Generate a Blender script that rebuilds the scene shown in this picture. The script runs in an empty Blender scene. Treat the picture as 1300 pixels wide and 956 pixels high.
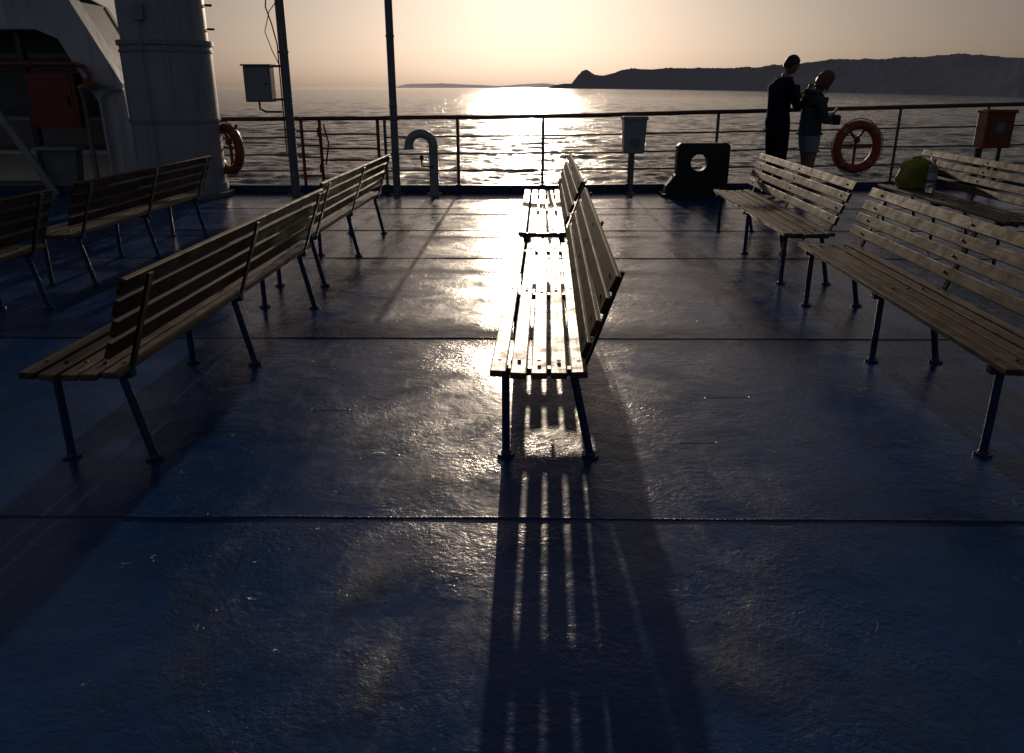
import bpy, bmesh, math, random
import numpy as np
from mathutils import Vector, Matrix, Euler, noise
R=math.radians
scene=bpy.context.scene
COL=scene.collection
random.seed(7)

# ---------------------------------------------------------------- materials
def new_mat(name):
    m=bpy.data.materials.new(name); m.use_nodes=True
    nt=m.node_tree
    return m,nt,nt.nodes['Principled BSDF']
def N(nt,t,**kw):
    n=nt.nodes.new(t)
    for k,v in kw.items(): setattr(n,k,v)
    return n
def noise_node(nt,scale,detail=4,rough=.55,vec=None,dist=0):
    n=N(nt,'ShaderNodeTexNoise'); n.inputs['Scale'].default_value=scale
    n.inputs['Detail'].default_value=detail; n.inputs['Roughness'].default_value=rough
    n.inputs['Distortion'].default_value=dist
    if vec is not None: nt.links.new(vec,n.inputs['Vector'])
    return n
def ramp(nt,src,stops):
    r=N(nt,'ShaderNodeValToRGB'); e=r.color_ramp.elements
    while len(e)<len(stops): e.new(0.5)
    for i,(p,c) in enumerate(stops):
        e[i].position=p; e[i].color=(c[0],c[1],c[2],1) if hasattr(c,'__len__') else (c,c,c,1)
    nt.links.new(src,r.inputs['Fac']); return r
def simple(name,c1,c2,rough=.5,scale=6,metal=0,bump=.1,bscale=40,coat=0,spec=.5):
    m,nt,b=new_mat(name)
    tc=N(nt,'ShaderNodeTexCoord')
    n=noise_node(nt,scale,5,.6,tc.outputs['Object'])
    r=ramp(nt,n.outputs['Fac'],[(.35,c1),(.65,c2)])
    nt.links.new(r.outputs['Color'],b.inputs['Base Color'])
    rr=ramp(nt,n.outputs['Fac'],[(.3,max(0,rough-.08)),(.7,min(1,rough+.1))])
    nt.links.new(rr.outputs['Color'],b.inputs['Roughness'])
    b.inputs['Metallic'].default_value=metal
    b.inputs['Coat Weight'].default_value=coat
    b.inputs['Specular IOR Level'].default_value=spec
    n2=noise_node(nt,bscale,3,.5,tc.outputs['Object'])
    bp=N(nt,'ShaderNodeBump'); bp.inputs['Strength'].default_value=bump; bp.inputs['Distance'].default_value=.01
    nt.links.new(n2.outputs['Fac'],bp.inputs['Height']); nt.links.new(bp.outputs['Normal'],b.inputs['Normal'])
    return m

def rusty(name,c1,c2,rough,thr=.60):
    """painted steel with grime runs and rust blooms"""
    m,nt,b=new_mat(name)
    tc=N(nt,'ShaderNodeTexCoord'); V=tc.outputs['Object']
    n=noise_node(nt,1.5,5,.6,V); r=ramp(nt,n.outputs['Fac'],[(.35,c1),(.65,c2)])
    mp=N(nt,'ShaderNodeMapping'); mp.inputs['Scale'].default_value=(9,9,.7); nt.links.new(V,mp.inputs['Vector'])
    s=noise_node(nt,1,5,.65,mp.outputs['Vector']); sr=ramp(nt,s.outputs['Fac'],[(.50,0.0),(.75,.55)])
    mx=N(nt,'ShaderNodeMix',data_type='RGBA'); nt.links.new(sr.outputs['Color'],mx.inputs[0]); nt.links.new(r.outputs['Color'],mx.inputs[6]); mx.inputs[7].default_value=(.10,.085,.075,1)
    q=noise_node(nt,5,8,.75,V,.6); qr=ramp(nt,q.outputs['Fac'],[(thr+.04,0.0),(thr+.08,.9)])
    m2=N(nt,'ShaderNodeMix',data_type='RGBA'); nt.links.new(qr.outputs['Color'],m2.inputs[0]); nt.links.new(mx.outputs[2],m2.inputs[6]); m2.inputs[7].default_value=(.11,.035,.014,1)
    nt.links.new(m2.outputs[2],b.inputs['Base Color'])
    rr=ramp(nt,s.outputs['Fac'],[(.3,rough),(.7,rough+.2)]); nt.links.new(rr.outputs['Color'],b.inputs['Roughness'])
    n2=noise_node(nt,6,4,.6,V); bp=N(nt,'ShaderNodeBump'); bp.inputs['Strength'].default_value=.3; bp.inputs['Distance'].default_value=.012
    nt.links.new(n2.outputs['Fac'],bp.inputs['Height']); nt.links.new(bp.outputs['Normal'],b.inputs['Normal'])
    return m

def wood_mat(name,spec,r0,r1,k,bs=.45,worn=.75):
    m,nt,b=new_mat(name)
    tc=N(nt,'ShaderNodeTexCoord'); mp=N(nt,'ShaderNodeMapping'); mp.inputs['Scale'].default_value=(30,1.6,30)
    nt.links.new(tc.outputs['Object'],mp.inputs['Vector'])
    n=noise_node(nt,1.6,6,.65,mp.outputs['Vector'],.6)
    r=ramp(nt,n.outputs['Fac'],[(.3,(.055*k,.029*k,.015*k)),(.55,(.12*k,.068*k,.038*k)),(.75,(.18*k,.108*k,.066*k))])
    at=N(nt,'ShaderNodeAttribute',attribute_name='tint')
    mx=N(nt,'ShaderNodeMix',data_type='RGBA',blend_type='MULTIPLY'); mx.inputs[0].default_value=1
    nt.links.new(r.outputs['Color'],mx.inputs[6]); nt.links.new(at.outputs['Color'],mx.inputs[7])
    wn=noise_node(nt,5,7,.7,tc.outputs['Object'],.5)
    wr=ramp(nt,wn.outputs['Fac'],[(.54,0.0),(.70,worn)])
    mw=N(nt,'ShaderNodeMix',data_type='RGBA'); nt.links.new(wr.outputs['Color'],mw.inputs[0])
    nt.links.new(mx.outputs[2],mw.inputs[6]); mw.inputs[7].default_value=(.18*k,.135*k,.10*k,1)
    nt.links.new(mw.outputs[2],b.inputs['Base Color'])
    n2=noise_node(nt,9,6,.7,tc.outputs['Object'])
    rr=ramp(nt,n2.outputs['Fac'],[(.38,r0),(.64,r1)])
    nt.links.new(rr.outputs['Color'],b.inputs['Roughness'])
    b.inputs['Specular IOR Level'].default_value=spec
    bp=N(nt,'ShaderNodeBump'); bp.inputs['Strength'].default_value=bs; bp.inputs['Distance'].default_value=.003
    nt.links.new(n.outputs['Fac'],bp.inputs['Height']); nt.links.new(bp.outputs['Normal'],b.inputs['Normal'])
    return m

def deck_mat():
    m,nt,b=new_mat('blue_deck_paint')
    tc=N(nt,'ShaderNodeTexCoord'); V=tc.outputs['Object']
    big=noise_node(nt,.7,5,.6,V,.4)
    c=ramp(nt,big.outputs['Fac'],[(.3,(.003,.032,.125)),(.5,(.004,.045,.170)),(.72,(.008,.062,.22))])
    gr=noise_node(nt,2.0,9,.72,V,.8)
    g=ramp(nt,gr.outputs['Fac'],[(.50,0.0),(.64,.65)])
    mx=N(nt,'ShaderNodeMix',data_type='RGBA'); nt.links.new(g.outputs['Color'],mx.inputs[0])
    nt.links.new(c.outputs['Color'],mx.inputs[6]); mx.inputs[7].default_value=(.014,.027,.060,1)
    ch=noise_node(nt,7,8,.75,V,1.4)
    chr_=ramp(nt,ch.outputs['Fac'],[(.662,0.0),(.672,1.0)])
    mx2=N(nt,'ShaderNodeMix',data_type='RGBA'); nt.links.new(chr_.outputs['Color'],mx2.inputs[0])
    nt.links.new(mx.outputs[2],mx2.inputs[6]); mx2.inputs[7].default_value=(.018,.012,.010,1)
    nt.links.new(mx2.outputs[2],b.inputs['Base Color'])
    rn=noise_node(nt,1.9,10,.74,V,.8)
    rr=ramp(nt,rn.outputs['Fac'],[(.36,.15),(.45,.215),(.54,.27),(.66,.38)])
    mp=N(nt,'ShaderNodeMapping'); mp.inputs['Scale'].default_value=(1.0,.25,1); mp.inputs['Rotation'].default_value=(0,0,R(62))
    nt.links.new(V,mp.inputs['Vector'])
    sn=noise_node(nt,11,6,.75,mp.outputs['Vector'],.8)
    sr=ramp(nt,sn.outputs['Fac'],[(.52,0.0),(.70,.08)])
    ad=N(nt,'ShaderNodeMath',operation='ADD',use_clamp=True)
    nt.links.new(rr.outputs['Color'],ad.inputs[0]); nt.links.new(sr.outputs['Color'],ad.inputs[1])
    ad2=N(nt,'ShaderNodeMath',operation='MULTIPLY_ADD'); nt.links.new(chr_.outputs['Color'],ad2.inputs[0]); ad2.inputs[1].default_value=.3
    nt.links.new(ad.outputs[0],ad2.inputs[2])
    nt.links.new(ad2.outputs[0],b.inputs['Roughness'])
    b.inputs['IOR'].default_value=1.42
    d1=noise_node(nt,.9,2,.5,V); d2=noise_node(nt,6,6,.62,V,.3); d3=noise_node(nt,48,4,.65,V,.3)
    pm=noise_node(nt,1.7,4,.6,V); pr=ramp(nt,pm.outputs['Fac'],[(.42,.2),(.62,1.0)])
    mg=N(nt,'ShaderNodeMath',operation='MULTIPLY'); nt.links.new(d3.outputs['Fac'],mg.inputs[0]); nt.links.new(pr.outputs['Color'],mg.inputs[1])
    def bump(h,dist,st,prev=None):
        bp=N(nt,'ShaderNodeBump'); bp.inputs['Strength'].default_value=st; bp.inputs['Distance'].default_value=dist
        nt.links.new(h,bp.inputs['Height'])
        if prev: nt.links.new(prev.outputs['Normal'],bp.inputs['Normal'])
        return bp
    b1=bump(d1.outputs['Fac'],.018,1); b2=bump(d2.outputs['Fac'],.0045,1,b1)
    b3=bump(mg.outputs[0],.0030,1,b2)
    b4=bump(chr_.outputs['Color'],-.002,.9,b3)
    nt.links.new(b4.outputs['Normal'],b.inputs['Normal'])
    return m

def sea_mat():
    m,nt,b=new_mat('sea_water')
    tc=N(nt,'ShaderNodeTexCoord')
    mp=N(nt,'ShaderNodeMapping'); mp.inputs['Scale'].default_value=(.6,1.0,1)
    nt.links.new(tc.outputs['Object'],mp.inputs['Vector']); V=mp.outputs['Vector']
    b.inputs['Base Color'].default_value=(.018,.040,.080,1)
    b.inputs['Roughness'].default_value=.10; b.inputs['IOR'].default_value=1.33
    prev=None
    for sc,det,dist in ((.10,4,1.4),(.8,4,.45),(3.2,3,.12)):
        n=noise_node(nt,sc,det,.6,V,.5)
        bp=N(nt,'ShaderNodeBump'); bp.inputs['Strength'].default_value=1; bp.inputs['Distance'].default_value=dist
        nt.links.new(n.outputs['Fac'],bp.inputs['Height'])
        if prev: nt.links.new(prev.outputs['Normal'],bp.inputs['Normal'])
        prev=bp
    nt.links.new(prev.outputs['Normal'],b.inputs['Normal'])
    return m

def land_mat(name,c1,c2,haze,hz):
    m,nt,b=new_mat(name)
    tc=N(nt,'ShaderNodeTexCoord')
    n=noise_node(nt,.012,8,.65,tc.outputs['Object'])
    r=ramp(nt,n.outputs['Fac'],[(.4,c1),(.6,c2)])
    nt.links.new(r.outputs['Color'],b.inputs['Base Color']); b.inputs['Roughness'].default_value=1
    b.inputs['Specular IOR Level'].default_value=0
    b.inputs['Emission Color'].default_value=(*haze,1); b.inputs['Emission Strength'].default_value=hz  # land glows by itself: aerial haze put into the material as emission
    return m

M={}
M['wood']=wood_mat('varnished_seat_wood',.42,.28,.58,.95,.7); M['woodback']=wood_mat('varnished_backrest_wood',.12,.5,.7,.50,.45,.35)
M['deck']=deck_mat(); M['sea']=sea_mat()
M['frame']=simple('blue_painted_steel',(.006,.022,.085),(.010,.034,.12),.38,12,0,.2)
M['iron']=simple('dark_steel',(.010,.010,.013),(.02,.02,.025),.4,14,.6,.2)
M['white']=rusty('white_ship_paint',(.27,.30,.37),(.33,.36,.43),.42,.66)
M['houseframe']=rusty('white_deckhouse_paint',(.42,.45,.52),(.50,.53,.60),.45,.66)
M['whitedirty']=rusty('weathered_white_paint',(.20,.23,.28),(.27,.30,.35),.45,.60)
M['grey']=simple('grey_paint',(.12,.135,.165),(.17,.185,.22),.45,5,0,.1)
M['recess']=simple('shaded_bulkhead_paint',(.04,.047,.062),(.06,.068,.088),.5,3,0,.1)  # recess shade put into the colour: house paint darkened for the interior
M['lightgrey']=simple('pale_grey_enamel',(.22,.245,.28),(.29,.315,.35),.35,5,0,.08)
M['black']=simple('black_rubberised_paint',(.006,.007,.009),(.012,.012,.015),.6,8,0,.3)
M['railwood']=simple('rail_brown',(.06,.026,.016),(.09,.042,.022),.38,10,0,.1)
M['rail']=simple('rail_paint',(.05,.06,.085),(.085,.095,.12),.4,10,0,.1)
M['gate']=simple('rust_red_paint',(.15,.028,.016),(.21,.04,.022),.45,10,0,.2)
M['red']=simple('fire_red_paint',(.18,.014,.011),(.25,.022,.016),.42,6,0,.1)
M['orange']=simple('lifebuoy_orange',(.25,.040,.018),(.34,.062,.028),.6,10,0,.1)
M['band']=simple('faded_reflective_band',(.28,.11,.07),(.34,.16,.11),.4,10,0,.05)
M['eye']=simple('eye_white',(.6,.6,.6),(.65,.65,.65),.3,10,0,0)
M['rope']=simple('rope',(.20,.15,.10),(.3,.22,.15),.8,60,0,.6,200)
M['bag']=simple('yellow_green_bag',(.20,.21,.02),(.30,.30,.03),.6,8,0,.4,25)
M['hull']=simple('hull_paint',(.5,.52,.55),(.6,.62,.65),.4,.3,0,.1)
M['seam']=simple('weld_seam_paint',(.003,.018,.075),(.006,.030,.115),.28,20,0,.6,60)
M['navy']=simple('navy_jacket',(.004,.008,.032),(.007,.014,.048),.9,15,0,.5,60,spec=.1)
M['jean']=simple('dark_trousers',(.006,.007,.014),(.012,.013,.022),.9,15,0,.5,60,spec=.1)
M['stripe']=simple('light_piping',(.06,.06,.07),(.10,.10,.11),.7)
M['skin']=simple('skin',(.25,.13,.085),(.29,.16,.10),.55,20,0,.1)
M['hairdark']=simple('dark_hair',(.010,.008,.006),(.02,.015,.011),.5,60,0,.7,140)
M['hairbrown']=simple('auburn_hair',(.10,.04,.018),(.16,.07,.03),.42,60,0,.7,140)
M['teal']=simple('grey_green_jacket',(.042,.058,.070),(.062,.080,.092),.9,12,0,.5,50,spec=.1)
M['denim']=simple('pale_denim',(.17,.21,.28),(.24,.28,.36),.9,30,0,.5,120,spec=.1)
M['phone']=simple('phone_black',(.01,.01,.012),(.015,.015,.018),.2)
M['cap']=simple('bottle_cap_blue',(.03,.12,.4),(.04,.14,.45),.4)
M['label']=simple('bottle_label',(.25,.4,.6),(.5,.55,.6),.5,20)
m,nt,b=new_mat('clear_plastic'); b.inputs['Base Color'].default_value=(.85,.92,.95,1); b.inputs['Transmission Weight'].default_value=.9
b.inputs['Roughness'].default_value=.08; b.inputs['IOR'].default_value=1.2; M['pet']=m
M['sail']=simple('sail_white',(.6,.6,.58),(.7,.7,.68),.7)

# ---------------------------------------------------------------- mesh builder
class B:
    def __init__(s,mats):
        s.bm=bmesh.new(); s.t=s.bm.loops.layers.float_color.new('tint'); s.mats=mats
    def _fin(s,faces,mat,tint,smooth):
        for f in faces:
            f.material_index=s.mats.index(mat); f.smooth=smooth
            for l in f.loops: l[s.t]=(tint,tint,tint,1)
    def box(s,c,size,mat,rot=None,tint=1,taper=1.0,bev=0):
        tb=bmesh.new(); bmesh.ops.create_cube(tb,size=1)
        for v in tb.verts:
            k=taper if v.co.z<0 else 1
            v.co=Vector((v.co.x*size[0]*k,v.co.y*size[1]*k,v.co.z*size[2]))
        if bev: bmesh.ops.bevel(tb,geom=tb.edges[:],offset=bev,segments=2,profile=.6,affect='EDGES')
        mt=Matrix.Translation(Vector(c)) @ ((rot.to_matrix().to_4x4()) if rot else Matrix())
        s._merge(tb,mt,mat,tint,False)
    def _merge(s,tb,mt,mat,tint,smooth):
        vm={}
        for v in tb.verts: vm[v]=s.bm.verts.new(mt@v.co)
        fs=[]
        for f in tb.faces:
            try: fs.append(s.bm.faces.new([vm[v] for v in f.verts]))
            except ValueError: pass
        s._fin(fs,mat,tint,smooth); tb.free()
    def prim(s,kind,mt,mat,smooth=True,**kw):
        tb=bmesh.new()
        getattr(bmesh.ops,'create_'+kind)(tb,**kw)
        s._merge(tb,mt,mat,1,smooth)
    def cyl(s,c,r,h,mat,r2=None,seg=20,rot=None,smooth=True):
        mt=Matrix.Translation(Vector(c)) @ ((rot.to_matrix().to_4x4()) if rot else Matrix())
        s.prim('cone',mt,mat,smooth,cap_ends=True,segments=seg,radius1=r,radius2=r if r2 is None else r2,depth=h)
    def sphere(s,c,r,mat,scale=(1,1,1),u=16,v=10):
        mt=Matrix.Translation(Vector(c))@Matrix.Diagonal((*scale,1))
        s.prim('uvsphere',mt,mat,True,u_segments=u,v_segments=v,radius=r)
    def tube(s,pts,r,mat,seg=10,closed=False):
        pts=[Vector(p) for p in pts]; n=len(pts); rings=[]
        rr=r if hasattr(r,'__len__') else [r]*n
        up=None
        for i,p in enumerate(pts):
            if closed: t=(pts[(i+1)%n]-pts[i-1]).normalized()
            elif i==0: t=(pts[1]-p).normalized()
            elif i==n-1: t=(p-pts[-2]).normalized()
            else: t=((pts[i+1]-p).normalized()+(p-pts[i-1]).normalized()).normalized()
            if up is None: up=Vector((0,0,1)) if abs(t.z)<.9 else Vector((1,0,0))
            a=(up-t*up.dot(t)).normalized(); up=a; b_=t.cross(a)
            rings.append([s.bm.verts.new(p+(a*math.cos(k*2*math.pi/seg)+b_*math.sin(k*2*math.pi/seg))*rr[i]) for k in range(seg)])
        fs=[]
        rng=range(n) if closed else range(n-1)
        for i in rng:
            A=rings[i];Bq=rings[(i+1)%n]
            for k in range(seg): fs.append(s.bm.faces.new((A[k],A[(k+1)%seg],Bq[(k+1)%seg],Bq[k])))
        if not closed:
            fs.append(s.bm.faces.new(rings[0][::-1])); fs.append(s.bm.faces.new(rings[-1]))
        s._fin(fs,mat,1,True)
    def poly(s,outline,mat,axis='y',at=0,th=.05):
        """extruded plate; outline (a,z) in XZ plane"""
        tb=bmesh.new()
        vs=[tb.verts.new((a,at,z)) for a,z in outline]
        f=tb.faces.new(vs)
        r=bmesh.ops.extrude_face_region(tb,geom=[f])
        bmesh.ops.translate(tb,verts=[v for v in r['geom'] if isinstance(v,bmesh.types.BMVert)],vec=(0,th,0))
        bmesh.ops.recalc_face_normals(tb,faces=tb.faces[:])
        s._merge(tb,Matrix(),mat,1,False)
    def done(s,name,parent=None,loc=(0,0,0),rotz=0,bevel=0,autosmooth=True):
        bmesh.ops.recalc_face_normals(s.bm,faces=s.bm.faces[:])
        me=bpy.data.meshes.new(name); s.bm.to_mesh(me); s.bm.free()
        for k in s.mats: me.materials.append(M[k])
        ob=bpy.data.objects.new(name,me); COL.objects.link(ob)
        if parent: ob.parent=parent
        else:
            ob.location=loc; ob.rotation_euler=(0,0,rotz)
        if bevel:
            md=ob.modifiers.new('b','BEVEL'); md.width=bevel; md.segments=2; md.limit_method='ANGLE'; md.angle_limit=R(50)
        if autosmooth:
            md=ob.modifiers.new('e','EDGE_SPLIT'); md.split_angle=R(40)
        return ob
def empty(name,loc,rotz=0):
    e=bpy.data.objects.new(name,None); e.empty_display_size=.2; COL.objects.link(e)
    e.location=loc; e.rotation_euler=(0,0,rotz); return e

# ---------------------------------------------------------------- camera
cam=bpy.data.cameras.new('camera'); co=bpy.data.objects.new('camera',cam); COL.objects.link(co)
cam.sensor_width=36; cam.lens=36*963/1300; cam.shift_y=-45/1300
co.location=(0,0,1.45); co.rotation_euler=(R(90-18.5),0,0)
cam.clip_end=60000; cam.clip_start=.05
scene.camera=co

# ---------------------------------------------------------------- world + sun
SUN_EL=9.0; SUN_AZ=1.0
w=bpy.data.worlds.new("World"); scene.world=w; w.use_nodes=True
nt=w.node_tree; bg=nt.nodes['Background']
sky=N(nt,'ShaderNodeTexSky',sky_type='NISHITA'); sky.sun_disc=False
sky.sun_elevation=R(SUN_EL); sky.sun_rotation=R(SUN_AZ); sky.air_density=1.0; sky.dust_density=2.5; sky.ozone_density=1.5; sky.altitude=0
gm=N(nt,'ShaderNodeGamma'); gm.inputs['Gamma'].default_value=.80
hs=N(nt,'ShaderNodeHueSaturation'); hs.inputs['Saturation'].default_value=.57
tn=N(nt,'ShaderNodeMix',data_type='RGBA',blend_type='MULTIPLY'); tn.inputs[0].default_value=1; tn.inputs[7].default_value=(1.0,.915,.92,1)
nt.links.new(sky.outputs[0],gm.inputs['Color']); nt.links.new(gm.outputs[0],hs.inputs['Color']); nt.links.new(hs.outputs[0],tn.inputs[6]); nt.links.new(tn.outputs[2],bg.inputs['Color'])
bg.inputs['Strength'].default_value=.040
L=bpy.data.lights.new('sun','SUN'); L.energy=2.3; L.angle=R(.40); L.color=(1,.80,.60)
lo=bpy.data.objects.new('sun',L); COL.objects.link(lo); lo.rotation_euler=(R(-(90-SUN_EL)),0,R(-SUN_AZ))
scene.view_settings.view_transform='Standard'; scene.view_settings.look='None'; scene.view_settings.exposure=0

# ---------------------------------------------------------------- sea, land
SEA=-9.0
def build_sea():
    rng=np.random.default_rng(11)
    r=np.concatenate([[0.5],np.geomspace(14,45,40,endpoint=False),np.geomspace(45,2600,1000,endpoint=False),np.geomspace(2600,42000,60)])
    dr=np.gradient(r)
    a=np.concatenate([np.linspace(-180,-46,40,endpoint=False),np.linspace(-46,46,620,endpoint=False),np.linspace(46,180,40,endpoint=False)])
    a=np.radians(a); na=len(a); nr=len(r)
    X=np.outer(r,np.sin(a)); Y=np.outer(r,np.cos(a)); Z=np.zeros_like(X)
    lam=np.geomspace(1.0,18,56)
    for l in lam:
        th=rng.normal(0,.58)+R(6); k=2*math.pi/l
        kx,ky=k*math.sin(th),k*math.cos(th)
        slope=.048*(1.0 if l<5 else (5/l)**.9)
        amp=slope/k
        wgt=np.clip((l/dr-2.2)/2.5,0,1)[:,None]
        gx,gy=k*rng.normal(0,.10),k*rng.normal(0,.14)
        ph=rng.uniform(0,6.28); env=.6+.6*np.sin(gx*X+gy*Y+ph)
        P=kx*X+ky*Y+rng.uniform(0,6.28)
        Z+=amp*wgt*env*(np.sin(P)+.18*np.cos(2*P))
    front=(np.abs(a)<R(46.5))[None,:]
    Z=np.where(front,Z,Z*.25)
    co_=np.stack([X,Y,Z],-1).reshape(-1,3)
    i=np.arange(nr-1)[:,None]; j=np.arange(na)[None,:]; j2=(j+1)%na
    F=np.stack([i*na+j,(i+1)*na+j,(i+1)*na+j2,i*na+j2],-1).reshape(-1,4)
    F=F[:,::-1]
    me=bpy.data.meshes.new('sea')
    me.vertices.add(len(co_)); me.vertices.foreach_set('co',co_.astype(np.float32).ravel())
    me.loops.add(F.size); me.loops.foreach_set('vertex_index',F.astype(np.int32).ravel())
    me.polygons.add(len(F)); me.polygons.foreach_set('loop_start',np.arange(0,F.size,4,dtype=np.int32)); me.polygons.foreach_set('loop_total',np.full(len(F),4,dtype=np.int32))
    me.polygons.foreach_set('use_smooth',np.ones(len(F),dtype=bool))
    me.update(calc_edges=True); me.validate()
    if me.polygons[200000].normal.z<0: me.flip_normals()
    me.materials.append(M['sea'])
    o=bpy.data.objects.new('sea',me); COL.objects.link(o); o.location=(0,0,SEA)
build_sea()

def interp(tab,x):
    if x<=tab[0][0]: return tab[0][1]
    for (a,b_),(c,d) in zip(tab,tab[1:]):
        if x<=c: return b_+(d-b_)*(x-a)/(c-a)
    return tab[-1][1]
def terrain(name,ridge,shore,a0,a1,nc,mat,depth=1.35,amp=.12,treeamp=3.0):
    """coast terrain: bearing a=X/Y; ridge height ratio; shore distance"""
    bm=bmesh.new(); rows=26; grid=[]
    for i in range(nc+1):
        a=a0+(a1-a0)*i/nc; ys=interp(shore,a); col=[]
        for j in range(rows+1):
            t=j/rows
            Y=ys*(1+(depth-1)*2*t)
            yr=ys*depth
            hr=max(0,interp(ridge,a)*yr+10.4)
            if t<.5: k=math.sin(t/.5*math.pi/2)**.75
            else: k=math.cos((t-.5)/.5*math.pi/2)**.8
            X=a*Y
            nz=noise.fractal(Vector((X/260,Y/260,3)),1.0,2.0,5)
            z=SEA+hr*k*(1+amp*nz*(0.3 if abs(t-.5)<.04 else 1)) if 0<t<1 else SEA-1
            if 0<t<1: z+=treeamp*(abs(noise.noise(Vector((X/22,Y/60,1))))+.6*abs(noise.noise(Vector((X/8,Y/20,5)))))*min(1,k*2)*(hr>14)
            col.append(bm.verts.new((X,Y,z)))
        grid.append(col)
    for i in range(nc):
        for j in range(rows):
            f=bm.faces.new((grid[i][j],grid[i+1][j],grid[i+1][j+1],grid[i][j+1])); f.smooth=False
    me=bpy.data.meshes.new(name); bm.to_mesh(me); bm.free(); me.materials.append(mat)
    o=bpy.data.objects.new(name,me); COL.objects.link(o); return o
def A(px): return (px-650)/963/1.0635
def Hh(y): return .00092*(110.8-y)
ridge_px=[(698,110.5),(706,108),(716,106.5),(726,106.5),(733,97),(739,91),(744,89),(749,91),(755,95),(762,97),(768,96),(780,93),(792,89),(803,87.5),(840,88.5),(880,87),(930,87),(970,86),(1010,82),(1050,78.5),(1100,76),(1150,75.5),(1190,72.5),(1216,69),(1240,71.5),(1270,73.5),(1300,74.5),(1400,80),(1520,90),(1650,104)]
shore_px=[(698,7600),(740,6000),(820,4140),(900,2900),(1000,1900),(1150,1300),(1300,930),(1650,760)]
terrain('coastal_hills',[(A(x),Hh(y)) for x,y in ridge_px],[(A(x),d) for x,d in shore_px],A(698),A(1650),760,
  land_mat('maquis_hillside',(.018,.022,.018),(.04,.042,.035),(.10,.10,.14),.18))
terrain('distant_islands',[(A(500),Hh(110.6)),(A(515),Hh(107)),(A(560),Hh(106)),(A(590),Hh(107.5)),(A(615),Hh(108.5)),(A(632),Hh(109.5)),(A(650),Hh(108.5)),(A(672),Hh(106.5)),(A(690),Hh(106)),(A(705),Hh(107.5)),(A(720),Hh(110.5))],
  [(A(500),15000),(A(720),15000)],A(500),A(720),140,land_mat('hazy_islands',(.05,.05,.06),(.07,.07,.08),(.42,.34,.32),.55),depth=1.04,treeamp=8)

# sail boat far off
b=B(['sail','iron'])
b.poly([(-4,0),(-5,1.2),(5.5,1.4),(4,0)],'iron',at=-1,th=2); b.tube([(0,0,1.2),(0,0,13)],.12,'iron',6)
b.poly([(.2,2),(4.5,2),(.2,12.6)],'sail',at=0,th=.05)
b.done('sailing_boat',loc=(20,2100,SEA))

# ---------------------------------------------------------------- ship
def railY(x): return 11.07+.08*max(0,x-.5)
def railH(x): return 1.06+(.0086 if x<.44 else .022)*(x-.44)
YAW=R(-2.4)
XL,XR=-13,11.2
bm=bmesh.new()
edge=[(x,railY(x)+.22) for x in (XL,.5,XR)]
out=[(XL,-16),(XR,-16)]+edge[::-1]
f=bm.faces.new([bm.verts.new((x,y,0)) for x,y in out])
me=bpy.data.meshes.new('deck'); bm.to_mesh(me); bm.free(); me.materials.append(M['deck'])
o=bpy.data.objects.new('deck',me); COL.objects.link(o)
b=B(['hull'])
tb=bmesh.new(); top=[tb.verts.new((x,y,-.006)) for x,y in out]; bot=[tb.verts.new((x*.97,y*.985,SEA-1)) for x,y in out]
n=len(out)
for i in range(n): tb.faces.new((top[i],top[(i+1)%n],bot[(i+1)%n],bot[i]))
tb.faces.new(top); b._merge(tb,Matrix(),'hull',1,False); b.done('ship_hull')
# weld seams
b=B(['seam'])
for y0 in (2.35,4.38,6.66,8.04,9.59,-.2,-2.6):
    x=XL+.1
    pts=[]
    while x<XR-.1:
        pts.append((x,y0-math.tan(R(.5))*x+random.uniform(-.004,.004),-.0015+random.uniform(-.001,.001))); x+=.22
    b.tube(pts,[.0062+random.uniform(-.0015,.0015) for _ in pts],'seam',8)
for (x,y,wd,dp) in ((.72,2.95,.16,.06),(.95,3.45,.22,.02),(-.95,3.3,.18,.02),(.55,5.2,.2,.2),(-.7,5.9,.2,.15)):
    b.tube([(x,y+dp,-.001),(x,y,-.001),(x+wd,y+.004,-.001),(x+wd,y+dp,-.001)],.0022,'seam',6)
b.done('deck_weld_seam')
# coaming at deck edge
b=B(['seam'])
for xa,xb in ((XL,.5),(.5,XR)):
    ya,yb=railY(xa)+.06,railY(xb)+.06
    ang=math.atan2(yb-ya,xb-xa); ln=math.hypot(xb-xa,yb-ya)
    b.box(((xa+xb)/2,(ya+yb)/2,.055),(ln,.07,.11),'seam',Euler((0,0,ang)),bev=.008)
b.done('deck_edge_coaming')

# ---- guard rail
b=B(['railwood','rail','gate'])
posts=[-4.25,-1.80,-.77,.44,1.70,2.96,4.30,5.66,7.0,8.3,9.6,10.9]
for x in posts:
    b.tube([(x,railY(x)+.06,.05),(x,railY(x)+.06,railH(x))],.022,'rail',10)
    b.box((x,railY(x)+.06,.115),(.09,.09,.012),'rail')
xs=[-1.8+i*.5 for i in range(26)]+[10.95]
wob=lambda x,k: .006*noise.noise(Vector((x*1.3,k*7,0)))
b.tube([(x,railY(x)+.06,railH(x)+wob(x,0)) for x in xs],.030,'railwood',12)
b.tube([(-4.25,railY(-4)+.06,railH(-4.2)),(-3.0,railY(-3)+.06,railH(-3.0))],.030,'railwood',12)
for k,r_ in ((.30,.012),(.52,.012),(.75,.012)):
    b.tube([(x,railY(x)+.06,railH(x)*k+2*wob(x,k)) for x in xs],r_,'rail',8)
    b.tube([(-4.25,railY(-4)+.06,railH(-4.2)*k),(-3.0,railY(-3)+.06,railH(-3)*k)],r_,'rail',8)
yR=railY(10.95)+.06; hR=railH(10.95)
b.tube([(10.95,yR,hR),(10.95,-14,hR)],.030,'railwood',10)
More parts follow.
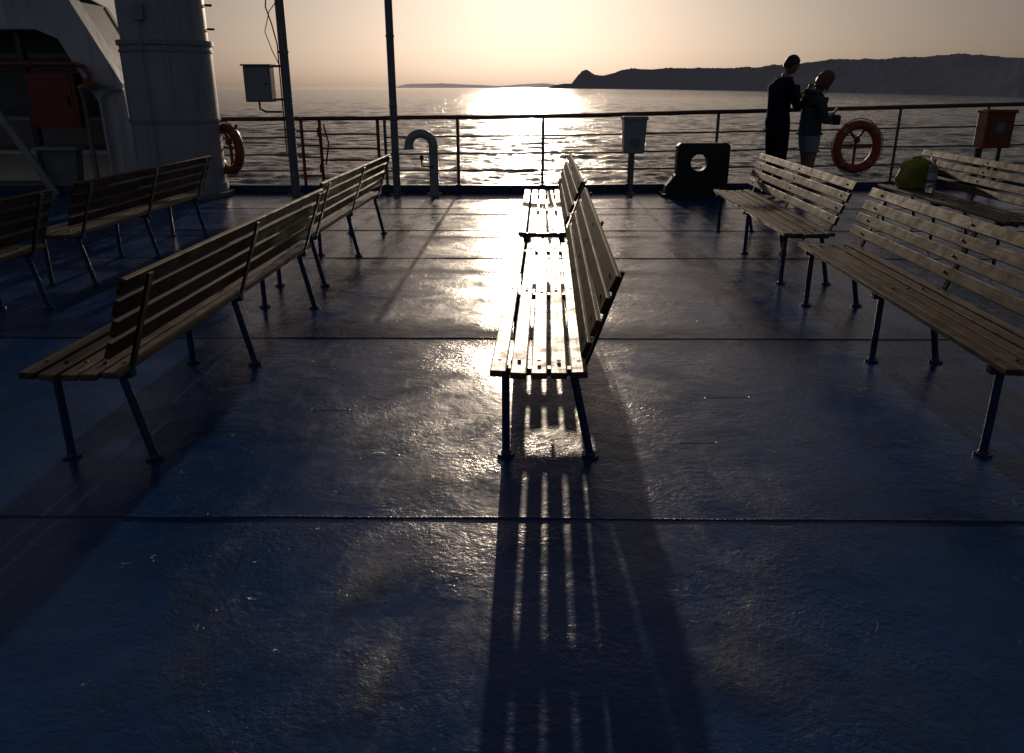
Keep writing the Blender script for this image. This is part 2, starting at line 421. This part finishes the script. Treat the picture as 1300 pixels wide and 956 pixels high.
for k in (.3,.52,.75): b.tube([(10.95,yR,hR*k),(10.95,-14,hR*k)],.012,'rail',8)
y=yR-1.3
while y>-14: b.tube([(10.95,y,0),(10.95,y,hR)],.022,'rail',8); y-=1.3
b.done('ship_railing')
# ---- gate (rust red)
b=B(['gate','railwood'])
gy=railY(-2)+.06
for x in (-2.98,-2.72,-1.90): b.tube([(x,gy,.02),(x,gy,1.05)],.024,'gate',10)
b.tube([(-2.98,gy,1.03),(-1.80,gy,1.035)],.028,'railwood',10)
for z in (.2,.46,.62,.82):
    b.tube([(-2.72,gy,z),(-1.90,gy,z)],.013,'gate',8)
    b.tube([(-3.05,gy,z+.04),(-2.72,gy,z+.04)],.013,'gate',8)
b.tube([(-2.66,gy-.02,.95),(-2.60,gy-.04,.70),(-2.66,gy-.03,.4)],.012,'gate',6)
b.box((-2.72,gy-.03,.85),(.06,.05,.12),'gate'); b.box((-2.72,gy-.03,.35),(.06,.05,.12),'gate')
b.done('railing_gate')

# ---- poles
def pole(x,y,r,box=False):
    b=B(['lightgrey','iron','grey'])
    b.cyl((x,y,2.6),r,5.2,'grey',seg=20); b.cyl((x,y,.012),r*1.9,.024,'grey')
    for k in range(6):
        a=k*math.pi/3; b.cyl((x+math.cos(a)*r*1.55,y+math.sin(a)*r*1.55,.03),.012,.02,'iron',seg=6)
    return b
px=-3.07
b=pole(px,10.9,.060)
for z in (.25,.9,1.9,2.6): b.cyl((px,10.9,z),.067,.03,'grey')
b.tube([(px-.06,10.84,z) for z in (.6,1.0,1.5,2.0)]+[(px-.11,10.84,2.25),(px-.17,10.84,2.45),(px-.14,10.84,2.65),(px-.06,10.84,2.8),(px-.05,10.84,3.6)],.009,'iron',6)
b.tube([(px-.06,10.88,1.72),(px-.14,10.88,1.9),(px-.22,10.88,2.15),(px-.14,10.88,2.4),(px-.05,10.88,2.5)],.006,'iron',6)
b.done('signal_pole')
b=B(['lightgrey','iron','grey'])
bx=-3.42
b.box((bx,10.86,1.49),(.36,.20,.46),'lightgrey',bev=.012); b.box((bx,10.752,1.49),(.32,.012,.42),'lightgrey',bev=.004)
b.box((bx,10.86,1.732),(.40,.26,.02),'grey'); b.cyl((bx+.125,10.74,1.49),.012,.02,'iron',rot=Euler((R(90),0,0)))
b.box((bx+.21,10.9,1.72),(.26,.03,.03),'grey'); b.box((bx+.21,10.9,1.29),(.26,.03,.03),'grey')
b.tube([(bx-.03,10.86,1.26),(bx-.03,10.86,1.17),(bx+.05,10.86,1.13),(bx+.27,10.86,1.13)],.014,'iron',8)
b.done('junction_box')
b=pole(-1.64,10.95,.052)
for z in (.5,1.2,2.1): b.cyl((-1.64,10.95,z),.058,.03,'grey')
b.done('flag_pole')

# ---- funnel / mast column
b=B(['white','whitedirty','iron','grey'])
fx,fy=-4.62,10.85
b.cyl((fx,fy,.99),.57,1.98,'white',seg=64)
b.cyl((fx,fy,1.02),.585,.05,'whitedirty',seg=64)
b.cyl((fx,fy,2.00),.60,.06,'whitedirty',seg=64); b.cyl((fx,fy,1.90),.585,.03,'whitedirty',seg=64)
b.cyl((fx,fy,3.8),.54,3.54,'white',seg=64)
b.cyl((fx,fy,.03),.66,.06,'grey',seg=64)
b.cyl((fx,fy,.12),.59,.12,'whitedirty',seg=64)
for k in range(9):
    z=2.2+k*.3; b.tube([(fx+.48,fy+.22,z),(fx+.58,fy+.25,z),(fx+.52,fy+.42,z),(fx+.40,fy+.36,z)],.009,'iron',6)
b.box((fx-.05,fy-.585,2.35),(.14,.05,.2),'whitedirty',bev=.01)
b.tube([(fx-.05,fy-.61,2.25),(fx-.05,fy-.61,.1)],.012,'whitedirty',6)
b.done('exhaust_funnel')

# ---- deck house with raked end frame
b=B(['houseframe','whitedirty','grey','iron','gate','recess'])
Yf=11.15
outer=[(-9.5,2.72),(-6.25,2.72),(-5.98,2.58),(-5.43,1.5),(-5.36,.0),(-5.78,.0),(-5.80,1.25),(-6.22,2.08),(-6.5,2.2),(-9.5,2.2)]
b.poly(outer,'houseframe',at=Yf,th=.30)
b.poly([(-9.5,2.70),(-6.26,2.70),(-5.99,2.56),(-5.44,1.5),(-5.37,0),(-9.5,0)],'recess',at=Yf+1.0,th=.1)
b.box((-7.9,Yf+.6,2.76),(3.3,1.5,.06),'grey')
for pa,pb in (((-5.99,2.57),(-5.44,1.5)),((-5.44,1.5),(-5.37,0))):
    dx,dz=pb[0]-pa[0],pb[1]-pa[1]
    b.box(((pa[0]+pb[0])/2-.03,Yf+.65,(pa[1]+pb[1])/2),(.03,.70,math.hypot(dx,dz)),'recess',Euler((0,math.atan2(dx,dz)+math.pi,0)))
b.box((-7.0,Yf+.2,.06),(3.2,.5,.12),'grey')
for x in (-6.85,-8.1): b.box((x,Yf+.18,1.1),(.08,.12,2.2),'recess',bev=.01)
b.tube([(-6.05,Yf+.1,.1),(-6.05,Yf+.1,1.3),(-6.0,Yf-.05,1.45),(-5.75,Yf-.08,1.5),(-5.55,Yf-.08,1.46)],.035,'whitedirty',10)
b.tube([(-5.7,Yf-.06,.1),(-5.7,Yf-.06,1.3),(-5.6,Yf-.06,1.42),(-5.4,Yf-.06,1.42)],.025,'whitedirty',10)
for z in (.5,1.0,1.9): b.box((-7.8,Yf+.97,z),(3.4,.05,.06),'grey')
b.box((-6.95,Yf-.12,.72),(.10,.06,1.75),'whitedirty',Euler((0,R(-28),0)),bev=.008)
for x in (-9.2,-8.4,-7.6,-6.9,-6.2): b.tube([(x,Yf+.2,2.79),(x,Yf+.2,3.7)],.022,'iron',8)
for z in (3.0,3.3,3.6): b.tube([(-9.4,Yf+.2,z),(-6.2,Yf+.2,z)],.018,'iron',8)
# rolled-up awning lashed to the top rail
b.tube([(-9.4+i*.25,Yf+.12,2.98+.015*math.sin(i*1.7)) for i in range(13)],[.10+.012*math.sin(i*2.3) for i in range(13)],'iron',12)
b.done('deckhouse',bevel=.006)
# fire hose cabinet
b=B(['red','iron','gate','whitedirty','grey'])
b.box((-6.43,Yf+.12,1.27),(.66,.24,.74),'red',bev=.015); b.box((-6.43,Yf-.008,1.27),(.56,.016,.64),'gate',bev=.004)
b.box((-6.43,Yf-.02,1.58),(.5,.02,.05),'red'); b.box((-6.2,Yf-.03,1.27),(.03,.03,.14),'iron')
for z in (1.02,1.12,1.22,1.32,1.42): b.box((-6.43,Yf-.022,z),(.46,.012,.02),'red')
b.box((-6.5,Yf+.05,.62),(.62,.30,.05),'whitedirty',bev=.01); b.box((-6.5,Yf+.1,.3),(.5,.2,.58),'grey',taper=.8,bev=.01)
b.done('fire_hose_cabinet')
# fire main pipe with valve
b=B(['gate','iron'])
b.tube([(-8.5,Yf-.12,1.75),(-5.98,Yf-.12,1.75),(-5.86,Yf-.12,1.72),(-5.80,Yf-.12,1.62),(-5.80,Yf-.12,1.42)],.032,'gate',10)
b.cyl((-5.8,Yf-.12,1.45),.06,.09,'gate'); b.cyl((-6.6,Yf-.12,1.75),.05,.06,'gate',rot=Euler((0,R(90),0)))
b.prim('cone',Matrix.Translation((-5.8,Yf-.2,1.5))@Euler((R(90),0,0)).to_matrix().to_4x4(),'gate',True,cap_ends=True,segments=16,radius1=.07,radius2=.07,depth=.02)
b.done('fire_main_pipe')

# ---- gooseneck vent
b=B(['lightgrey','iron'])
pts=[(-1.10,10.9,0),(-1.10,10.9,.62)]
for k in range(0,11):
    a=math.pi*k/10; pts.append((-1.27+.17*math.cos(a),10.9,.68+.16*math.sin(a)))
pts.append((-1.44,10.9,.64))
b.tube(pts,.062,'lightgrey',18); b.cyl((-1.10,10.9,.012),.11,.024,'lightgrey'); b.cyl((-1.44,10.9,.645),.074,.04,'lightgrey')
b.cyl((-1.10,10.9,.3),.07,.03,'lightgrey')
b.tube([(-1.10,10.84,.4),(-1.26,10.84,.4),(-1.26,10.84,.56)],.013,'iron',8); b.cyl((-1.26,10.84,.52),.028,.06,'iron')
b.done('gooseneck_vent')

# ---- litter bin on a post
b=B(['lightgrey','iron','grey'])
b.cyl((1.70,10.98,.30),.028,.6,'grey'); b.cyl((1.70,10.98,.01),.07,.02,'grey')
b.box((1.70,10.95,.80),(.32,.24,.46),'lightgrey',taper=.88,bev=.02)
b.box((1.70,10.95,1.045),(.35,.27,.05),'lightgrey',bev=.015)
b.box((1.70,10.83,.72),(.12,.01,.10),'grey')
b.done('litter_bin')

# ---- mooring fairlead: plate with round hole
def fairlead():
    b=B(['black','iron'])
    cx,cz,r=2.60,.455,.12; y0,y1=10.78,10.92; n=40
    O=[(2.14,0),(3.02,0),(3.02,.68),(2.98,.72),(2.33,.72),(2.29,.68),(2.29,.30),(2.16,.14)]
    def hit(a):
        d=Vector((math.cos(a),math.sin(a))); best=None
        for (p,q) in zip(O,O[1:]+O[:1]):
            p=Vector(p)-Vector((cx,cz)); q=Vector(q)-Vector((cx,cz)); e=q-p
            den=d.x*e.y-d.y*e.x
            if abs(den)<1e-9: continue
            t=(p.x*e.y-p.y*e.x)/den; s=(p.x*d.y-p.y*d.x)/den
            if t>0 and -1e-6<=s<=1+1e-6 and (best is None or t<best): best=t
        return d*best
    angs=sorted([2*math.pi*k/n for k in range(n)]+[math.atan2(z-cz,x-cx)%(2*math.pi) for x,z in O])
    I=[];E=[]
    for y in (y0,y1):
        I.append([b.bm.verts.new((cx+r*math.cos(a),y,cz+r*math.sin(a))) for a in angs])
        E.append([b.bm.verts.new((cx+hit(a).x,y,cz+hit(a).y)) for a in angs])
    fs=[];m_=len(angs)
    for k in range(m_):
        j=(k+1)%m_
        fs.append(b.bm.faces.new((I[0][k],I[0][j],E[0][j],E[0][k]))); fs.append(b.bm.faces.new((I[1][k],E[1][k],E[1][j],I[1][j])))
        fs.append(b.bm.faces.new((I[0][k],I[1][k],I[1][j],I[0][j]))); fs.append(b.bm.faces.new((E[0][k],E[0][j],E[1][j],E[1][k])))
    b._fin(fs,'black',1,False)
    ring=[(cx+(r+.012)*math.cos(a),y0,cz+(r+.012)*math.sin(a)) for a in [2*math.pi*k/32 for k in range(32)]]
    b.tube(ring,.018,'black',8,closed=True)
    b.box((2.97,10.96,.3),(.05,.1,.6),'black'); b.box((2.60,10.85,.018),(1.0,.36,.034),'black')
    b.done('mooring_fairlead')
fairlead()

# ---- life buoys
def buoy(loc,rotz,r=.31,tr=.065):
    e=empty('life_buoy',loc,rotz)
    b=B(['orange','band','rope','iron'])
    n=48
    b.tube([(r*math.cos(2*math.pi*k/n),0,r*math.sin(2*math.pi*k/n)) for k in range(n)],tr,'orange',14,closed=True)
    b.done('ring',e)
    b=B(['orange','band','rope','iron'])
    for q in range(4):
        a0=math.pi/4+q*math.pi/2
        b.tube([(r*math.cos(a0+d),0,r*math.sin(a0+d)) for d in (-.10,-.05,0,.05,.10)],tr+.003,'band',14)
    b.done('reflective_bands',e)
    b=B(['orange','band','rope','iron'])
    for q in range(4):
        a0=math.pi/4+q*math.pi/2; pts=[]
        for k in range(9):
            t=k/8; a=a0+t*math.pi/2; rr=r+tr+.008+.015*math.sin(math.pi*t); pts.append((rr*math.cos(a),-.01,rr*math.sin(a)))
        b.tube(pts,.008,'rope',6)
    b.done('grab_line',e)
    b=B(['orange','band','rope','iron','gate'])
    b.tube([(0,.05,-.34),(0,.05,.1)],.024,'gate',8); b.tube([(0,.05,.1),(-.2,.05,.33)],.02,'gate',8); b.tube([(0,.05,.1),(.2,.05,.33)],.02,'gate',8)
    b.tube([(-.3,.05,.02),(.3,.05,.02)],.02,'gate',8)
    b.sphere((0,.03,.1),.05,'gate')
    b.done('bracket',e)
buoy((4.98,11.28,.63),R(8)); buoy((-4.0,10.98,.62),R(-38),.29)

# ---- red box at the rail
b=B(['red','gate','iron','grey'])
b.box((7.02,11.45,.86),(.40,.26,.50),'red',bev=.02); b.box((7.02,11.45,1.12),(.43,.30,.05),'gate',bev=.01)
b.box((7.02,11.315,.86),(.30,.012,.36),'gate'); b.box((7.02,11.306,.9),(.13,.008,.13),'grey')
for dx in (-.16,.16): b.box((7.02+dx,11.5,.3),(.04,.04,.6),'iron')
b.done('fire_extinguisher_box')

# ---------------------------------------------------------------- benches
def bench(x0,y0,L,seed,rot=YAW,legs=3):
    rnd=random.Random(seed)
    e=empty('slatted_bench',(x0,y0,0),rot+R(rnd.uniform(-.25,.25)))
    st=[.13+i*(L-.28)/(legs-1) for i in range(legs)]
    b=B(['wood'])
    sw,g=.062,.0165
    for i in range(5):
        x=sw/2+i*(sw+g); z=.42-.013-(.006 if i in(1,3) else (.009 if i==2 else 0))
        l=L+rnd.uniform(-.015,.015)
        b.box((x,L/2+rnd.uniform(-.006,.006),z),(sw,l,.026),'wood',Euler((rnd.uniform(-.0015,.0015),rnd.uniform(-.03,.03)+(i-2)*-.02,rnd.uniform(-.0015,.0015))),tint=rnd.uniform(.5,1.3),bev=.005)
    b.done('seat_slats',e,autosmooth=False)
    b=B(['woodback'])
    bx0,bz0,bx1,bz1=.372,.475,.492,.79
    ang=math.atan2(bx1-bx0,bz1-bz0)
    tot=math.hypot(bx1-bx0,bz1-bz0); sh=.066; gg=(tot-4*sh)/3
    for i in range(4):
        d=sh/2+i*(sh+gg); k=d/tot
        cx=bx0+(bx1-bx0)*k-.017*math.cos(ang); cz=bz0+(bz1-bz0)*k+.017*math.sin(ang)
        b.box((cx,L/2+rnd.uniform(-.01,.01),cz),(.022,L+.03+rnd.uniform(-.02,.02),sh),'woodback',Euler((0,ang+rnd.uniform(-.02,.02)+(.06 if i==3 else 0),rnd.uniform(-.0015,.0015))),tint=rnd.uniform(.6,1.3),bev=.005)
    b.done('backrest_slats',e,autosmooth=False)
    b=B(['frame','iron'])
    for y in st:
        b.box((.19,y,.375),(.37,.04,.03),'frame',bev=.003)
        f0=(.055,y,.0); b.tube([(.055,y,.37),f0],.0165,'frame',12)
        b.tube([(.325,y,.37),(.405,y,0)],.0165,'frame',12)
        for fxx in (.055,.405):
            b.cyl((fxx,y,.005),.036,.010,'frame',seg=16)
            b.cyl((fxx,y,.014),.022,.012,'frame',r2=.018,seg=12)
        b.box(((.365+.505)/2,y,(.38+.785)/2),(.012,.036,math.hypot(.14,.405)),'iron',Euler((0,math.atan2(.14,.405),0)),bev=.002)
        for i in range(5): b.cyl((sw/2+i*(sw+g),y,.4195),.008,.006,'iron',seg=8)
        for i in range(4):
            d=sh/2+i*(sh+gg); k=d/tot
            b.cyl((bx0+(bx1-bx0)*k-.030*math.cos(ang),y,bz0+(bz1-bz0)*k+.030*math.sin(ang)),.007,.004,'iron',seg=8,rot=Euler((0,R(90)+ang,0)))
    b.tube([(.19,st[0],.35),(.19,st[-1],.35)],.010,'frame',8)
    b.done('steel_frame',e)
    return e
bench(-.086,2.72,2.56,1); bench(.042,5.66,2.52,2)
bench(-1.88,2.70,2.54,3); bench(-1.85,5.56,2.5,4)
bench(-3.62,5.58,2.3,5); bench(-3.70,2.7,2.52,6)
bench(1.90,2.72,2.56,7); bench(2.03,5.62,2.55,8)
bench(4.00,6.15,2.5,9)

# ---- bag and bottle on the far right bench
b=B(['bag','iron'])
tb=bmesh.new(); bmesh.ops.create_icosphere(tb,subdivisions=4,radius=1)
for v in tb.verts:
    c=v.co; s=lambda t,p:math.copysign(abs(t)**p,t)
    q=Vector((s(c.x,.55)*.16,s(c.y,.55)*.10,s(c.z,.6)*.16))
    q*=1+.14*noise.noise(q*12)+.07*noise.noise(q*40)
    q.x*=1-.18*(q.z/.15)
    v.co=q
b._merge(tb,Matrix.Translation((0,0,.145)),'bag',1,True)
b.tube([(-.06,0,.26),(-.04,0,.31),(.04,0,.32),(.07,0,.26)],.010,'iron',8); b.tube([(-.1,-.085,.2),(.1,-.085,.2)],.006,'iron',6)
b.done('shoulder_bag',loc=(4.33,8.32,.42),rotz=R(10),autosmooth=False)
b=B(['pet','cap','label'])
prof=[(.0,0),(.040,0),(.045,.01),(.045,.09),(.042,.10),(.045,.11),(.045,.20),(.040,.235),(.018,.285),(.014,.30),(.014,.315)]
seg=24; rings=[[b.bm.verts.new((r*math.cos(2*math.pi*k/seg),r*math.sin(2*math.pi*k/seg),z)) for k in range(seg)] for r,z in prof[1:]]
fs=[b.bm.faces.new(rings[0][::-1]),b.bm.faces.new(rings[-1])]
for a,c in zip(rings,rings[1:]):
    for k in range(seg): fs.append(b.bm.faces.new((a[k],a[(k+1)%seg],c[(k+1)%seg],c[k])))
b._fin(fs,'pet',1,True)
b.cyl((0,0,.322),.017,.022,'cap'); b.cyl((0,0,.155),.0458,.06,'label',seg=24)
b.done('water_bottle',loc=(4.33,7.95,.42))

# ---------------------------------------------------------------- people
def skin_geo(J,E,root,sub=2):
    """J: {name:(co,r)}; returns evaluated mesh"""
    names=list(J); idx={n:i for i,n in enumerate(names)}
    me=bpy.data.meshes.new('tmp'); me.from_pydata([J[n][0] for n in names],[(idx[a],idx[b_]) for a,b_ in E],[])
    ob=bpy.data.objects.new('tmp',me); COL.objects.link(ob)
    md=ob.modifiers.new('s','SKIN'); md.use_smooth_shade=True
    sv=me.skin_vertices[0].data
    for n in names:
        r=J[n][1]; sv[idx[n]].radius=r if hasattr(r,'__len__') else (r,r); sv[idx[n]].use_root=(n==root)
    ms=ob.modifiers.new('u','SUBSURF'); ms.levels=sub; ms.render_levels=sub
    dg=bpy.context.evaluated_depsgraph_get(); dg.update()
    ev=bpy.data.meshes.new_from_object(ob.evaluated_get(dg))
    bpy.data.objects.remove(ob); return ev
def chain(pts,rs,sub=1):
    J={str(i):(p,r) for i,(p,r) in enumerate(zip(pts,rs))}
    return skin_geo(J,[(str(i),str(i+1)) for i in range(len(pts)-1)],'0',sub)
def add_mesh(b,ev,rule,mt=Matrix()):
    tb=bmesh.new(); tb.from_mesh(ev)
    vm={v:b.bm.verts.new(mt@v.co) for v in tb.verts}
    for f in tb.faces:
        c=f.calc_center_median(); mat=rule(c) if callable(rule) else rule
        try: nf=b.bm.faces.new([vm[v] for v in f.verts])
        except ValueError: continue
        b._fin([nf],mat,1,True)
    tb.free()
def hand(b,wrist,fwd,up,side,sc,curl,mat='skin'):
    """palm + 5 fingers. fwd: pointing dir, up: back of hand, side: towards thumb"""
    fwd=Vector(fwd).normalized(); side=Vector(side); side=(side-fwd*side.dot(fwd)).normalized(); up=Vector(up); up=(up-fwd*up.dot(fwd)-side*up.dot(side)).normalized()
    P=lambda f,s,u:tuple(Vector(wrist)+(fwd*f+side*s+up*u)*sc)
    for s in (-.024,-.008,.008,.024): add_mesh(b,chain([P(-.02,s*.6,0),P(.03,s,0),P(.085,s*1.1,0)],[.017*sc,.017*sc,.012*sc]),mat)
    for s,l in ((.027,.068),(.009,.078),(-.009,.072),(-.026,.056)):
        a=0; f=.08; u=0; pts=[P(f,s,u)]
        for k,seg_ in enumerate((.45,.32,.23)):
            a+=curl*(1,1.1,.8)[k]; f+=math.cos(a)*l*seg_; u-=math.sin(a)*l*seg_; pts.append(P(f,s*1.08,u))
        add_mesh(b,chain(pts,[.0095*sc,.009*sc,.008*sc,.0065*sc]),mat)
    add_mesh(b,chain([P(.02,.025,-.004),P(.045,.045,-.012),P(.07,.052,-.025),P(.09,.048,-.038)],[.013*sc,.011*sc,.0095*sc,.007*sc]),mat)
def head(b,c,yaw,pitch,h,hair,long_):
    """head centre c, facing +X rotated"""
    mt=Matrix.Translation(Vector(c))@Euler((0,pitch,yaw)).to_matrix().to_4x4()
    tb=bmesh.new(); bmesh.ops.create_icosphere(tb,subdivisions=4,radius=1)
    for v in tb.verts:
        x,y,z=v.co
        X=x*.40*h;Y=y*.315*h;Z=z*.5*h
        if z<0:
            k=-z; Y*=1-.34*k*k; X=X*(1-.25*k) + .05*h*k      # jaw
        if x>0 and abs(y)<.22 and -.30<z<.12: X+=.075*h*(1-abs(y)/.22)*(.12-z)/.42*(1 if z>-.22 else .5)  # nose
        if x>.5 and .05<z<.22 and .18<abs(y)<.55: X-=.022*h    # eye sockets
        if x>.5 and abs(y)<.3 and -.52<z<-.40: X+=.012*h       # lips
        v.co=(X,Y,Z)
    b._merge(tb,mt,'skin',1,True)
    for s in (-1,1):
        def put(loc,r,mat,sc):
            b.prim('uvsphere',mt@Matrix.Translation(Vector(loc)*h)@Matrix.Diagonal((*sc,1)),mat,True,u_segments=12,v_segments=8,radius=r*h)
        put((.335,s*.125,.06),.042,'eye',(1,1.1,.8)); put((.365,s*.125,.06),.02,'hairdark',(.8,1,1))
        put((-.02,s*.315,-.02),.09,'skin',(.65,.35,1.2))
        put((.36,s*.125,.125),.05,hair,(.3,1.2,.25))
    b.prim('uvsphere',mt@Matrix.Translation(Vector((.375,0,-.235))*h)@Matrix.Diagonal((.3,1.3,.3,1)),'gate',True,u_segments=12,v_segments=8,radius=.06*h)
    # hair shell
    tb=bmesh.new(); bmesh.ops.create_icosphere(tb,subdivisions=4,radius=1)
    dele=[]
    for v in tb.verts:
        x,y,z=v.co
        nz=noise.noise(Vector((x*4,y*4,z*2)))*.03+noise.noise(Vector((x*16,y*16,z*5)))*.02
        if not long_:
            if (x>.30 and z<.52) or z<-.62 or (x>.0 and z<.05) or (x>-.35 and z<-.25): dele.append(v)
            v.co=(x*.425*h*(1+nz)-.010*h,y*.345*h*(1+nz),z*.53*h*(1+nz)+.006*h)
        else:
            if x>.42 and z<.45: dele.append(v)
            k=max(0,-z)
            v.co=((x*.47*(1+.12*k)+nz*1.3-.02)*h,(y*(.40+.08*k)+nz)*h,(z*.55+.02-(.16*k if x<.3 else .10*k)+(noise.noise(Vector((x*9,y*9,0)))*.08*k))*h)
    bmesh.ops.delete(tb,geom=list(set(dele)),context='VERTS')
    b._merge(tb,mt,hair,1,True)
    if long_:
        rnd=random.Random(3)
        for k in range(60):   # loose strands
            a=rnd.uniform(-2.5,2.5)+math.pi; l=rnd.uniform(.40,.72)*h; r0=.42*h
            p=Vector((math.cos(a)*r0,math.sin(a)*r0*.85,rnd.uniform(-.05,.25)*h))
            q=p+Vector((rnd.uniform(-.02,.08)*h,rnd.uniform(-.05,.05)*h,-l*.6)); w_=q+Vector((rnd.uniform(0,.14)*h,rnd.uniform(-.08,.08)*h,-l*.45))
            b.tube([mt@p,mt@q,mt@w_],[.028*h,.022*h,.005*h],hair,6)

MATS=['navy','jean','skin','stripe','hairdark','hairbrown','teal','denim','band','gate','phone','iron','white','eye']
def shoe(b,ank,toe,mat):
    ank=Vector(ank);toe=Vector(toe); d=(toe-ank); d.z=0; d.normalize()
    P=[ank-d*.055+Vector((0,0,-.045)),ank+Vector((0,0,-.02)),ank+d*.09+Vector((0,0,-.04)),Vector((toe.x,toe.y,.035))]
    add_mesh(b,chain([tuple(p) for p in P],[.036,.046,.042,.034],2),mat)
# man
def man(loc,rotz):
    b=B(MATS)
    J={'pel':((0,0,.98),(.13,.16)),'sp':((-.02,0,1.13),(.125,.16)),'ch':((-.01,0,1.33),(.145,.18)),'uc':((.0,0,1.48),(.11,.14)),
       'nk':((.03,0,1.56),.066),'nt':((.065,0,1.64),.058)}
    E=[('pel','sp'),('sp','ch'),('ch','uc'),('uc','nk'),('nk','nt')]
    for s,t in ((1,'l'),(-1,'r')):
        J['sh'+t]=((.01,s*.18,1.475),.080); J['ua'+t]=((.04,s*.225,1.34),.066); J['el'+t]=((.09,s*.25,1.185),.056)
        J['fa'+t]=((.20,s*.19,1.24),.050); J['wr'+t]=((.315,s*.10,1.315),.036)
        J['hp'+t]=((0,s*.095,.90),.110); J['th'+t]=((.015,s*.105,.70),.094); J['kn'+t]=((.02,s*.11,.51),.074); J['cf'+t]=((-.005,s*.115,.34),.070); J['an'+t]=((-.01,s*.12,.11),.058)
        E+=[('uc','sh'+t),('sh'+t,'ua'+t),('ua'+t,'el'+t),('el'+t,'fa'+t),('fa'+t,'wr'+t),('pel','hp'+t),('hp'+t,'th'+t),('th'+t,'kn'+t),('kn'+t,'cf'+t),('cf'+t,'an'+t)]
    def rule(c):
        if c.z>1.575 : return 'skin'
        if c.z>.90 : return 'navy'
        return 'jean'
    add_mesh(b,skin_geo(J,E,'pel',2),rule)
    hem=[(.145*math.cos(a)-.005,.19*math.sin(a),.905) for a in [2*math.pi*k/24 for k in range(24)]]
    b.tube(hem,.016,'navy',8,closed=True)
    col=[(.085*math.cos(a)+.03,.085*math.sin(a),1.56+.012*math.cos(a)) for a in [2*math.pi*k/20 for k in range(20)]]
    b.tube(col,.02,'navy',8,closed=True)
    for s in (1,-1):
        b.tube([(.02,s*.10,1.57),(.01,s*.19,1.555),(.035,s*.28,1.40),(.08,s*.305,1.22)],.006,'stripe',6)
        hand(b,(.32,s*.095,1.32),(1,-s*.35,.35),(0,s*1,.2),(0,-s*.3,1),1.0,.55)
        shoe(b,(-.01,s*.12,.10),(.19,s*.15,.03),'iron')
    b.box((.43,0,1.42),(.012,.085,.16),'phone',Euler((0,R(25),0)),bev=.004)
    head(b,(.115,0,1.725),R(0),R(28),.255,'hairdark',False)
    return b.done('standing_man',loc=loc,rotz=rotz,autosmooth=False)
def woman(loc,rotz):
    b=B(MATS)
    J={'pel':((0,0,.88),(.135,.16)),'sp':((-.01,0,1.02),(.125,.15)),'ch':((-.005,0,1.19),(.13,.155)),'uc':((.01,0,1.32),(.10,.12)),
       'nk':((.045,0,1.395),.048),'nt':((.08,0,1.46),.046)}
    E=[('pel','sp'),('sp','ch'),('ch','uc'),('uc','nk'),('nk','nt')]
    for s,t in ((1,'l'),(-1,'r')):
        J['sh'+t]=((.02,s*.15,1.31),.074); J['ua'+t]=((.04,s*.20,1.18),.066); J['el'+t]=((.08,s*.215,1.03),.062)
        J['fa'+t]=((.16,s*.14,1.04),.056); J['wr'+t]=((.235,s*.06,1.075),.036)
        J['hp'+t]=((0,s*.09,.82),.115); J['th'+t]=((.01,s*.095,.66),.094); J['t2'+t]=((.012,s*.095,.60),.070); J['kn'+t]=((.015,s*.09,.46),.052); J['cf'+t]=((-.01,s*.09,.32),.053); J['an'+t]=((-.015,s*.09,.10),.034)
        E+=[('uc','sh'+t),('sh'+t,'ua'+t),('ua'+t,'el'+t),('el'+t,'fa'+t),('fa'+t,'wr'+t),('pel','hp'+t),('hp'+t,'th'+t),('th'+t,'t2'+t),('t2'+t,'kn'+t),('kn'+t,'cf'+t),('cf'+t,'an'+t)]
    def rule(c):
        if c.z>1.40 : return 'skin'
        if c.z>.87 : return 'teal'
        if c.z>.64: return 'denim'
        return 'skin'
    add_mesh(b,skin_geo(J,E,'pel',2),rule)
    for s in (1,-1):
        cuff=[(.01+.096*math.cos(a),s*.097+.088*math.sin(a),.645) for a in [2*math.pi*k/20 for k in range(20)]]
        b.tube(cuff,.012,'denim',8,closed=True)
        hand(b,(.24,s*.055,1.08),(1,-s*.5,.2),(0,s*1,.3),(0,-s*.3,1),.9,.7)
        shoe(b,(-.015,s*.09,.10),(.17,s*.11,.03),'white')
    hem=[(.15*math.cos(a)-.005,.19*math.sin(a),.865) for a in [2*math.pi*k/24 for k in range(24)]]
    b.tube(hem,.016,'teal',8,closed=True)
    hood=[(-.035+.075*math.cos(a),.095*math.sin(a),1.385-.02*math.cos(a)) for a in [2*math.pi*k/20 for k in range(20)]]
    b.tube(hood,.032,'teal',8,closed=True)
    b.box((.315,0,1.04),(.10,.20,.13),'iron',bev=.025); b.box((.315,0,1.15),(.012,.075,.14),'phone',Euler((0,R(35),0)),bev=.004)
    head(b,(.135,0,1.54),R(0),R(36),.235,'hairbrown',True)
    return b.done('standing_woman',loc=loc,rotz=rotz,autosmooth=False)
man((3.56,10.55,0),R(18))
woman((3.98,10.5,0),R(5))
print('OK')
